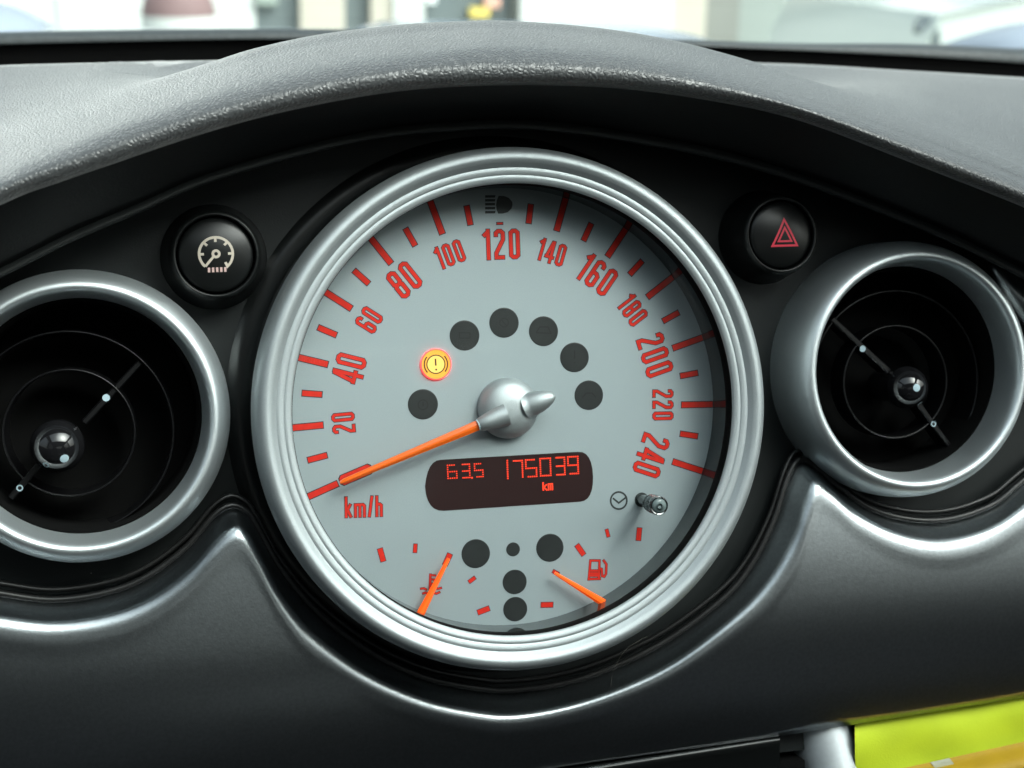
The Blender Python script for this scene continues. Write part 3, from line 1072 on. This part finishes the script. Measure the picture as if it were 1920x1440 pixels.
VS = [
    dict(c=VENTS[0]['c'], ring=(130, 812), ringw=-8.0, ball=(108, 836), ballr=9.6, Ro=36.8, Ri=23.0,
         spoke=[(262, 680), (158, 792)], spoke2=[(86, 856), (20, 934)], dot=(199, 746), ringmark=(37, 915), bdot=(121, 860), bring=(86, 872), tilt=aim(2.5, -2.5)),
    dict(c=VENTS[1]['c'], ring=(1680, 716), ringw=-10.0, ball=(1699, 726), ballr=8.7, Ro=37.6, Ri=23.2,
         spoke=[(1562, 598), (1668, 696)], spoke2=[(1718, 750), (1782, 838)], dot=(1618, 654), ringmark=(1751, 795), bdot=(1719, 727), bring=(1725, 757), tilt=aim(0, 0)),
]
for i, v in enumerate(VS):
    c = v['c']
    vt = thing('air_vent', c, label=vent_labels[i], cat='air vent', group='air vents beside the speedometer')
    Rr = 47.0 if i == 0 else 46.6
    prof = smooth_profile([(Rr + 5.9, PANEL_W - 14), (Rr + 5.8, -20), (Rr + 5.5, -13), (Rr + 4.6, -7.5), (Rr + 3.0, -3.2), (Rr + 1.0, -0.6), (Rr - 0.7, 0.0), (Rr - 2.0, -0.9), (Rr - 2.9, -3.2), (Rr - 3.7, -8), (Rr - 4.6, -15.5)], 7)
    local_part('ring', *lathe(prof, 120), 'ventsilver', vt, (0, 0, 0))
    Rk = v['tilt']
    rc = P(*v['ring'], v['ringw']) - c
    local_part('socket', *lathe([(Rr - 4.5, -15.3), (Rr - 5.2, -15.0), (Rr - 6.0, -18), (Rr - 6.5, -40), (0.01, -44)], 96), 'matte', vt, (0, 0, 0), sharp=50)
    for R_ in (v['Ro'], v['Ri']):
        local_part('louvre_ring', *lathe([(R_ + 0.1, -13), (R_ + 0.45, -1.2), (R_ + 0.38, -0.35), (R_, 0), (R_ - 0.4, -0.35), (R_ - 0.5, -1.2), (R_ - 0.7, -13)], 96), 'bar', vt, rc, Rk)
    # ball knob and the bar that carries it
    bw = v['ringw'] + 7.5
    bc = P(*v['ball'], bw) - c
    n_, m_ = 40, 24
    V = []
    for a in range(m_ + 1):
        th = math.pi * a / m_
        for b in range(n_):
            ph = 2 * math.pi * b / n_
            V.append((v['ballr'] * math.sin(th) * math.cos(ph), v['ballr'] * math.sin(th) * math.sin(ph), v['ballr'] * math.cos(th)))
    knob = local_part('ball_knob', V, grid_faces(m_ + 1, n_, True)[::-1], 'gloss', vt, bc)
    local_part('knob_stem', *lathe([(6.5, -22), (6.0, -4)], 32), 'gloss', vt, bc, Rk)

    def on_ball(px):
        d = ray(*px)
        o = CAM - (bc + c)
        d = d / np.linalg.norm(d)
        bq = o @ d
        disc_ = bq * bq - (o @ o - (v['ballr'] + 0.05) ** 2)
        return CAM + d * (-bq - math.sqrt(max(disc_, 0))) - (bc + c)
    for nm, px, r0, r1 in (('dot_mark', v['bdot'], 0.0, 1.6), ('ring_mark', v['bring'], 0.65, 1.25)):
        q = on_ball(px)
        nrm = q / np.linalg.norm(q)
        a1 = np.cross(nrm, [0, 1.0, 0.2]); a1 /= np.linalg.norm(a1)
        a2 = np.cross(nrm, a1)
        pts = []
        for rr_ in ((r0, r1) if r0 else (0.001, r1 * 0.5, r1)):
            for k in range(24):
                t = 2 * math.pi * k / 24
                w_ = q + rr_ * (math.cos(t) * a1 + math.sin(t) * a2)
                pts.append(w_ / np.linalg.norm(w_) * (v['ballr'] + 0.06))
        fc = grid_faces(2 if r0 else 3, 24, True)
        local_part(nm, pts, fc, 'white', knob, bc, smooth=False)
    for nm, (pa, pb), mk in (('crossbar', v['spoke'], v['dot']), ('crossbar', v['spoke2'], v['ringmark'])):
        a, b = P(*pa, v['ringw'] + 0.5) - c, P(*pb, v['ringw'] + 1.0) - c
        d = (b - a) / np.linalg.norm(b - a)
        s = np.cross([0, 0, 1.0], d); s /= np.linalg.norm(s)
        V = []
        for q in (a, b):
            for aa, z in ((-1.1, -9), (-1.15, -0.5), (-0.7, 0), (0.7, 0), (1.15, -0.5), (1.1, -9)):
                V.append(q + s * aa + np.array([0, 0, z]))
        bar = local_part(nm, V, grid_faces(2, 6, True) + [tuple(range(6))[::-1], tuple(range(6, 12))], 'bar', vt, (0, 0, 0), smooth=False)
        mq = P(*mk, v['ringw'] + 1.05) - c
        t_ = (mq - a) @ d
        mz = (a + d * t_)[2] + 0.08
        if mk == v['dot']:
            V, Fc = disc(1.35, 0, 20)
            local_part('dot_mark', np.array(V), Fc, 'white', bar, (mq[0], mq[1], mz), smooth=False)
        else:
            g = Geo().add(*ribbon([(0.95 * math.cos(2 * math.pi * k / 20), 0.95 * math.sin(2 * math.pi * k / 20)) for k in range(20)], 0.5, True, 0))
            local_part('ring_mark', np.array(g.v), g.f, 'white', bar, (mq[0], mq[1], mz), smooth=False)

# ------------------------------------------------------------------ push buttons
BTN = [
    dict(name='trip_button', label='black round button with cream gauge symbol above the left vent', px=(405, 478), r=13.6, wc=2.0),
    dict(name='hazard_button', label='black round button with red warning triangle above the right vent', px=(1467, 440), r=13.1, wc=4.0),
]
for b in BTN:
    c = P(*b['px'], b['wc'])
    base = np.array([c[0], c[1], PANEL_W])
    bt = thing(b['name'], base, label=b['label'], cat='button')
    top = b['wc'] - PANEL_W
    r = b['r']
    cx_prof = smooth_profile([(r + 6.4, -0.5), (r + 5.6, 1.2), (r + 4.2, top * 0.45), (r + 3.3, top * 0.75), (r + 2.6, top - 1.8), (r + 1.9, top - 0.7), (r + 1.25, top - 0.35), (r + 0.75, top - 0.7), (r + 0.6, top - 1.6), (r + 0.55, top - 6)], 5)
    local_part('collar', *lathe(cx_prof, 80), 'semi', bt, (0, 0, 0))
    Rs = 42.0
    dome = lambda q: top + 0.4 + math.sqrt(Rs * Rs - q * q) - Rs
    cp = [(r - 0.05, top - 5), (r - 0.05, dome(r) - 0.5), (r - 0.35, dome(r) - 0.1)] + [(q, dome(q)) for q in np.linspace(r - 0.8, 0.02, 12)]
    cap_ = local_part('cap', *lathe(cp, 72), 'semi', bt, (0, 0, 0), sharp=60)
    g = Geo()
    g2 = Geo()
    if b['name'] == 'trip_button':
        k = 4.95
        S = lambda lst: lst
        arc = [(6.0 * math.cos(t), 6.0 * math.sin(t)) for t in np.linspace(math.radians(-132), math.radians(-50 - 360 + 0), 44)]
        full = arc + [(3.55, -3.85), (3.2, -3.1)]
        g.add(*ribbon([np.array((-0.85, -0.85)) * (1 - t) + np.array(arc[0]) * t for t in np.linspace(0, 1, 12)], 0.9))
        g.add(*ribbon(full, 0.95, False, 0.004))
        g.add(*ribbon([(1.15 * math.cos(2 * math.pi * i / 24), 1.15 * math.sin(2 * math.pi * i / 24)) for i in range(24)], 0.95, True, 0.008))
        for t in (0, 45, 90, 135, 180):
            q = math.radians(t)
            g.add(*ribbon([(5.7 * math.cos(q), 5.7 * math.sin(q)), (4.3 * math.cos(q), 4.3 * math.sin(q))], 0.9, False, 0.012))
        for i in range(5):
            g2.add(*ribbon([(-2.75 + i * 1.45, -4.9), (-2.75 + i * 1.45, -6.6)], 0.85, False, 0.0))
        off = P(405, 476, b['wc']) - c
    else:
        for sc, wd in ((1.0, 0.85), (0.52, 0.75)):
            tri = [np.array(q) for q in ((0.0, 6.6 * sc - 0.9), (-5.25 * sc, -3.6 * sc - 0.9), (5.25 * sc, -3.6 * sc - 0.9))]
            g.add(*ribbon([tri[i] * (1 - t) + tri[(i + 1) % 3] * t for i in range(3) for t in np.linspace(0, 1, 10, endpoint=False)], wd, True, 0.0))
        off = P(1471, 439, b['wc']) - c

    def lay(gg):
        out_ = []
        for x, y, z in gg.v:
            x, y = x + off[0], y + off[1]
            out_.append((x, y, dome(math.hypot(x, y)) + 0.06 + z))
        return out_
    rt = np.eye(3)
    local_part('symbol', lay(g), g.f, 'cream' if b['name'] == 'trip_button' else 'hazard', cap_, (0, 0, 0), smooth=False)
    if g2.v:
        local_part('lit_bars', lay(g2), g2.f, 'pinkish', cap_, (0, 0, 0), smooth=False)

# ------------------------------------------------------------------ strut, vest and hair below
pst = P(1541, 1352, -18)
strut = thing('support_post', pst + np.array([0, -60, 0]), label='silver tubular post under the trim beside yellow fabric', cat='post')
ax = (P(1555, 1440, -21) - P(1536, 1362, -24)); ax /= np.linalg.norm(ax)
top_p = P(1534, 1352, -24)
part('tube', *tube([top_p + ax * t for t in np.linspace(0, 75, 8)], 13.2, 40), 'steel', strut, sharp=50)
part('foot_bracket', *box(P(1462, 1478, -20), (17, 26, 14)), 'matte', strut, smooth=False)

vest_y = pbr('lime fabric', (0.52, 0.64, 0.015), 0.75, noise=0.06, nscale=60, bump=0.4, bscale=1400)
vest_o = pbr('orange band', (0.42, 0.255, 0.004), 0.65, noise=0.08, nscale=80, bump=0.4, bscale=1400)
vest_g = pbr('reflective stripe', (0.34, 0.34, 0.24), 0.4, bump=0.3, bscale=1400)
vs = thing('safety_vest', P(1780, 1440, -24), label='bright lime fabric with orange band bundled right of the silver post', cat='safety vest')


def cloth(name, px_rows, ws, mat, amp, n=40, seed=0):
    V = []
    m = 14
    for j in range(m):
        t = j / (m - 1)
        for i in range(n):
            s = i / (n - 1)
            a = np.array(px_rows[0][0]) * (1 - s) + np.array(px_rows[0][1]) * s
            b = np.array(px_rows[1][0]) * (1 - s) + np.array(px_rows[1][1]) * s
            q = a * (1 - t) + b * t
            w = ws[0] * (1 - t) + ws[1] * t + amp * (math.sin(s * 9 + t * 4 + seed) + 0.6 * math.sin(s * 17 - t * 7 + seed * 2)) - 2.0 * math.cos(t * math.pi * 2)
            V.append(P(q[0], q[1], w))
    return part(name, V, grid_faces(m, n)[::-1], mat, vs)


cloth('lime_panel', (((1602, 1300), (2100, 1200)), ((1604, 1475), (2100, 1370))), (-15, -8), vest_y, 0.6)
cloth('orange_band', (((1640, 1452), (2100, 1351)), ((1640, 1530), (2100, 1430))), (-5, 4), vest_o, 0.0)
bl_ = lambda x: 1452 - (x - 1640) * 101 / 460
V = []
for j in range(10):
    t = j / 9 * 0.75
    for i in range(5):
        x = 1744 + 62 * t + i * 9
        V.append(P(x, bl_(x) + 88 * t, -5 + 9 * t - 2.0 * math.cos(t * math.pi * 2) + 0.35))
part('reflective_stripe', V, grid_faces(10, 5)[::-1], vest_g, vs)

hp = catmull([P(1145, 1287, -4), P(1151, 1256, -2), P(1172, 1220, -3), P(1200, 1200, -6), P(1213, 1194, -9)], per=8)
hair = part('hair', *tube(hp, 0.055, 5), 'hair', thing('hair_strand', P(1145, 1287, -4), label='single fine hair curling over the black gap below the speedometer', cat='hair'))
lint_mat = 'hair'

# ------------------------------------------------------------------ the car's shell
body = thing('car_body', (0, 450, -100), inst=False, label='pale blue car body with windscreen and bonnet beyond the dashboard', cat='car')
paint = pbr('pale blue paint', (0.31, 0.36, 0.43), 0.22, coat=0.6)
lining = pbr('roof lining', (0.42, 0.42, 0.40), 0.9, noise=0.05)
cloth_dark = pbr('seat cloth', (0.03, 0.03, 0.035), 0.85, bump=0.4)
door_mat = pbr('door plastic', (0.035, 0.036, 0.04), 0.55, bump=0.3)
seal = pbr('black cowl', (0.02, 0.025, 0.028), 0.4)

GZ = -1000.0
# bonnet: broad crowned panel with raised bulges at the front corners and a scoop
bx_, by_ = np.linspace(-720, 720, 61), np.linspace(560, 1560, 36)
V = []
for y in by_:
    t = (y - 560) / 1000
    for x in bx_:
        z = 62 - 24 * t - 20 * t ** 4 - 26 * (abs(x) / 720) ** 3.0
        if t > 0.985: z -= 60
        V.append((x, y, z))
part('bonnet', V, grid_faces(36, 61), paint, body)
# cowl with wiper trough
part('cowl', [(x, y, z) for (y, z) in ((455, 90), (475, 92), (520, 62), (562, 58)) for x in np.linspace(-690, 690, 20)], grid_faces(4, 20), seal, body)


def bulge(px0, px1, pytop, pybot, Y, dark):
    a, b = PW(px0, pybot, 1, Y), PW(px1, pybot, 1, Y)
    h = PW((px0 + px1) / 2, pytop, 1, Y)[2] - a[2]
    V = []
    nu, nv = 28, 16
    for j in range(nv):
        q = j / (nv - 1)
        yy = Y - 160 + q * 320
        pr = math.sin(math.pi * min(1, max(0, q))) ** 0.6 if 0 < q < 1 else 0
        for i in range(nu):
            s = i / (nu - 1)
            sh_ = max(0.0, 1 - (2 * s - 1) ** 2) ** 0.55
            V.append((a[0] * (1 - s) + b[0] * s, yy, a[2] - 25 + (h + 25) * sh_ * pr))
    return part('headlamp_bulge', V, grid_faces(nv, nu), paint, body)


bulge(-190, 118, 2, 48, 1430, True)
bulge(1832, 2110, 40, 82, 1430, True)
sc_a, sc_b = PW(672, 50, 1, 1250), PW(1305, 72, 1, 1250)
V = []
for j, (yy, k) in enumerate(((1080, 0.0), (1180, 0.8), (1250, 1.0), (1330, 1.0), (1345, 0.0))):
    for i in range(24):
        s = i / 23
        sh_ = min(1.0, 9 * min(s, 1 - s)) ** 0.6
        V.append((sc_a[0] * (1 - s) + sc_b[0] * s, yy, sc_a[2] - 12 + (14 * sh_ * k)))
part('bonnet_scoop', V, grid_faces(5, 24), paint, body)
# windscreen
nx = 24
ws_v = []
for t in np.linspace(0, 1, 12):
    for s in np.linspace(-1, 1, nx):
        bow = 70 * s * s
        ws_v.append((s * (690 - 110 * t), 475 - bow + (70 - 475) * t - 30 * math.sin(math.pi * t) * 0, 92 + (470 - 92) * t + 12 * math.sin(math.pi * t)))
part('windscreen', ws_v, grid_faces(12, nx), 'glass', body)
# roof, pillars, doors, seats, tailgate (what the silver and glossy parts mirror)
rv = []
for y in np.linspace(60, -1750, 14):
    for s in np.linspace(-1, 1, 15):
        rv.append((s * 600, y, 480 + 30 * (1 - s * s) - 30 * ((y + 800) / 900) ** 2))
rf = [f for k, f in enumerate(grid_faces(14, 15)) if not (k // 14 in (1, 2, 3, 4) and 2 <= k % 14 <= 11)]
part('roof', rv, rf, lining, body)
sv_ = [(s * 600, y, 484 + 30 * (1 - s * s) - 30 * ((y + 800) / 900) ** 2) for y in np.linspace(60 - 139, 60 - 5 * 139.2, 8) for s in np.linspace(-0.715, 0.715, 11)]
part('sunroof', sv_, grid_faces(8, 11), 'glass', body)
for sx in (-1, 1):
    part('front_pillar', *tube([(sx * 690, 420, 80), (sx * 640, 250, 290), (sx * 590, 50, 470)], [45, 38, 36], 10), lining, body)
    part('middle_pillar', *tube([(sx * 690, -620, 60), (sx * 600, -650, 470)], [45, 45], 10), lining, body)
    part('rear_pillar', *tube([(sx * 680, -1650, 60), (sx * 560, -1700, 460)], [90, 80], 10), lining, body)
    part('door', *box((sx * 720, -560, -270), (60, 2400, 700)), door_mat, body, smooth=False)
    part('side_window', [(sx * 700, 380, 80), (sx * 695, -650, 80), (sx * 590, -650, 470), (sx * 590, 60, 470)], [(0, 1, 2, 3)], 'tinted', body, smooth=False)
    part('rear_side_window', [(sx * 695, -650, 80), (sx * 690, -1650, 80), (sx * 590, -1650, 470), (sx * 590, -650, 470)], [(0, 1, 2, 3)], 'dimming', body, smooth=False)
    sv = []
    for (yy, z, hw) in ((-820, -420, 230), (-900, -150, 240), (-980, 120, 210), (-1000, 180, 120), (-1010, 300, 110), (-1015, 330, 80)):
        for k in range(12):
            q = 2 * math.pi * k / 12
            sv.append((sx * 340 + hw * math.cos(q), yy + 60 * math.sin(q), z))
    part('front_seat', sv, grid_faces(6, 12, True) + [tuple(range(60, 72))], cloth_dark, body)
    part('seat_cushion', *box((sx * 340, -600, -430), (460, 500, 160)), cloth_dark, body, smooth=False)
part('rear_seat', *box((0, -1500, -180), (1250, 160, 520)), cloth_dark, body, smooth=False)
part('tailgate', *box((0, -1780, -230), (1360, 50, 660)), door_mat, body, smooth=False)
part('rear_window', [(-600, -1780, 105), (600, -1780, 105), (560, -1740, 455), (-560, -1740, 455)], [(0, 1, 2, 3)], 'dimming', body, smooth=False)
part('floor', *box((0, -700, -640), (1400, 2300, 40)), cloth_dark, body, smooth=False)
part('bulkhead', *box((0, 330, -330), (1400, 40, 620)), door_mat, body, smooth=False)

# ------------------------------------------------------------------ outside
tarm = pbr('pale concrete', (0.34, 0.36, 0.34), 0.85, noise=0.12, nscale=1.5)
gp = [(-400000, -400000, GZ), (400000, -400000, GZ), (400000, 400000, GZ), (-400000, 400000, GZ)]
gnd = link('ground', mesh('ground', gp, [(0, 1, 2, 3)], [tarm], smooth=False))
tag(gnd, kind='structure')

wall_white = pbr('white render', (0.60, 0.63, 0.61), 0.8, noise=0.03, nscale=2)
wall_cream = pbr('cream render', (0.50, 0.47, 0.40), 0.8, noise=0.04, nscale=2)
wall_grey = pbr('grey panel', (0.22, 0.23, 0.21), 0.7, noise=0.04, nscale=2)
wall_green = pbr('pale shutter', (0.27, 0.31, 0.29), 0.6, noise=0.03, nscale=2)
win_dark = pbr('shop window', (0.15, 0.18, 0.185), 0.12)
YB = 13000.0
bld = thing('shop_building', (0, YB, GZ), inst=False, label='blurred pale shopfront with pillars and dark windows across the street', cat='building')


def bx(px):
    return PW(px, 20, 1, YB)[0]


def facade(name, px0, px1, mat, depth=0.0, z0=0.0, z1=3200.0):
    x0, x1 = bx(px0), bx(px1)
    part(name, *box(((x0 + x1) / 2, YB + 150 - depth / 2, GZ + (z0 + z1) / 2), (x1 - x0, 300 + depth, z1 - z0)), mat, bld, smooth=False)


for nm, a, b, mt, dp_ in (('wall', -900, 110, wall_white, 0), ('wall', 110, 478, wall_white, 40), ('window', 478, 560, win_dark, 0), ('pillar', 560, 643, wall_cream, 120), ('window', 643, 692, win_dark, 0),
                          ('pillar', 692, 733, wall_cream, 120), ('pillar', 733, 790, wall_white, 160), ('window', 790, 957, win_dark, 0), ('pillar', 957, 966, wall_grey, 90), ('wall', 966, 1247, wall_white, 200), ('pillar', 1247, 1315, wall_cream, 120),
                          ('pillar', 1315, 1382, wall_grey, 60), ('shutter', 1382, 1562, wall_green, 0), ('wall', 1562, 2900, wall_white, 30)):
    facade(nm, a, b, mt, dp_)
for px0, px1, py0, py1, colr in ((880, 916, 14, 32, (0.75, 0.60, 0.15)), (908, 936, -6, 14, (0.72, 0.42, 0.32)), (800, 816, -8, 6, (0.85, 0.9, 0.9)), (480, 520, -20, 8, (0.30, 0.36, 0.32))):
    a, b = PW(px0, py1, 1, YB - 60), PW(px1, py0, 1, YB - 60)
    part('window_display', *box(((a[0] + b[0]) / 2, YB - 60, (a[2] + b[2]) / 2), (b[0] - a[0], 90, b[2] - a[2])), pbr('display goods', colr, 0.6), bld, smooth=False)

# tub standing in for an unidentified mauve shape in front of the wall
mauve = pbr('mauve clay', (0.20, 0.13, 0.13), 0.7, noise=0.1, nscale=5)
tb_b, tb_l, tb_r = PW(335, 29, 1, 8200), PW(264, 29, 1, 8200)[0], PW(406, 29, 1, 8200)[0]
tb_r0 = (tb_r - tb_l) / 2
tub = thing('street_blob', (tb_b[0], 8200, GZ), inst=False, label='blurred mauve-brown rounded tub on a pale plinth beyond the windscreen', cat='tub')
zt = tb_b[2] - GZ
V, Fc = lathe([(tb_r0, zt), (tb_r0 * 0.97, zt + 40), (tb_r0 * 0.90, zt + 90), (tb_r0 * 0.74, zt + 150), (tb_r0 * 0.5, zt + 190), (0.1, zt + 205)], 40)
local_part('blob_body', V, Fc, mauve, tub, (0, 0, 0))
V, Fc = lathe([(tb_r0 * 1.0, 0), (tb_r0 * 1.0, zt)], 40, cap=True)
local_part('plinth', V, Fc, wall_white, tub, (0, 0, 0), sharp=50)

# parked pale car at the right
pc_paint = pbr('pale silver paint', (0.58, 0.64, 0.61), 0.25, metal=0.2, coat=0.8)
tyre = pbr('tyre', (0.02, 0.02, 0.02), 0.8)
YC = 6600.0
pc_x = PW(1572, 40, 1, YC)[0] + 1900
pc = thing('parked_car', (pc_x, YC, GZ), inst=False, label='blurred pale silver car parked beyond the right of the windscreen', cat='car')
prof = [(-1900, 300), (-1900, 560), (-1800, 760), (-1100, 900), (-650, 1330), (500, 1380), (1350, 980), (1800, 900), (1880, 600), (1880, 300)]
V = []
for yy, k in ((-800, 0.94), (-830, 1.0), (0, 1.03), (830, 1.0), (800, 0.94)):
    for x, z in prof:
        inset = 0.82 if z > 1000 else 1.0
        V.append((x * (0.985 if abs(yy) == 800 else 1), yy * inset, z))
local_part('car_shell', V, grid_faces(5, len(prof)) + [tuple(range(len(prof)))[::-1], tuple(range(40, 50))], pc_paint, pc, (0, 0, 0), sharp=35)
for x in (-1200, 1230):
    for yy in (-790, 790):
        V, Fc = lathe([(395, 0), (385, 20), (10, 22)], 36)
        local_part('wheel_arch', V, Fc, 'matte', pc, (x, yy * 1.043, 335), np.array([[1, 0, 0], [0, 0, -1], [0, 1, 0]], float) if yy < 0 else np.array([[1, 0, 0], [0, 0, 1], [0, 1, 0]], float))
        V, Fc = lathe([(200, -90), (310, -90), (320, -70), (320, 70), (310, 90), (200, 90)], 32)
        Rw = np.array([[1, 0, 0], [0, 0, -1], [0, 1, 0]])
        wh = local_part('wheel', V, Fc, tyre, pc, (x, yy, 320), Rw, sharp=40)
        V, Fc = lathe([(200, 60), (120, 80), (40, 70)], 24, cap=True)
        local_part('rim', V, Fc, 'chrome', wh, (x, yy, 320), Rw if yy < 0 else Rw @ np.diag([1, 1, -1]))
local_part('side_glass', [(-980, -815, 940), (1150, -815, 980), (480, -700, 1310), (-580, -700, 1270)], [(0, 1, 2, 3)], win_dark, pc, (0, -14, 0), smooth=False)
local_part('headlamp', *lathe([(120, 0), (110, 30), (50, 55)], 24, cap=True), win_dark, pc, (-1790, -700, 640), np.array([[0, 0, -1], [0, 1, 0], [1, 0, 0]], float))
local_part('bumper_grille', *box((-1740, -822, 520), (190, 24, 150)), win_dark, pc, (0, 0, 0), smooth=False)
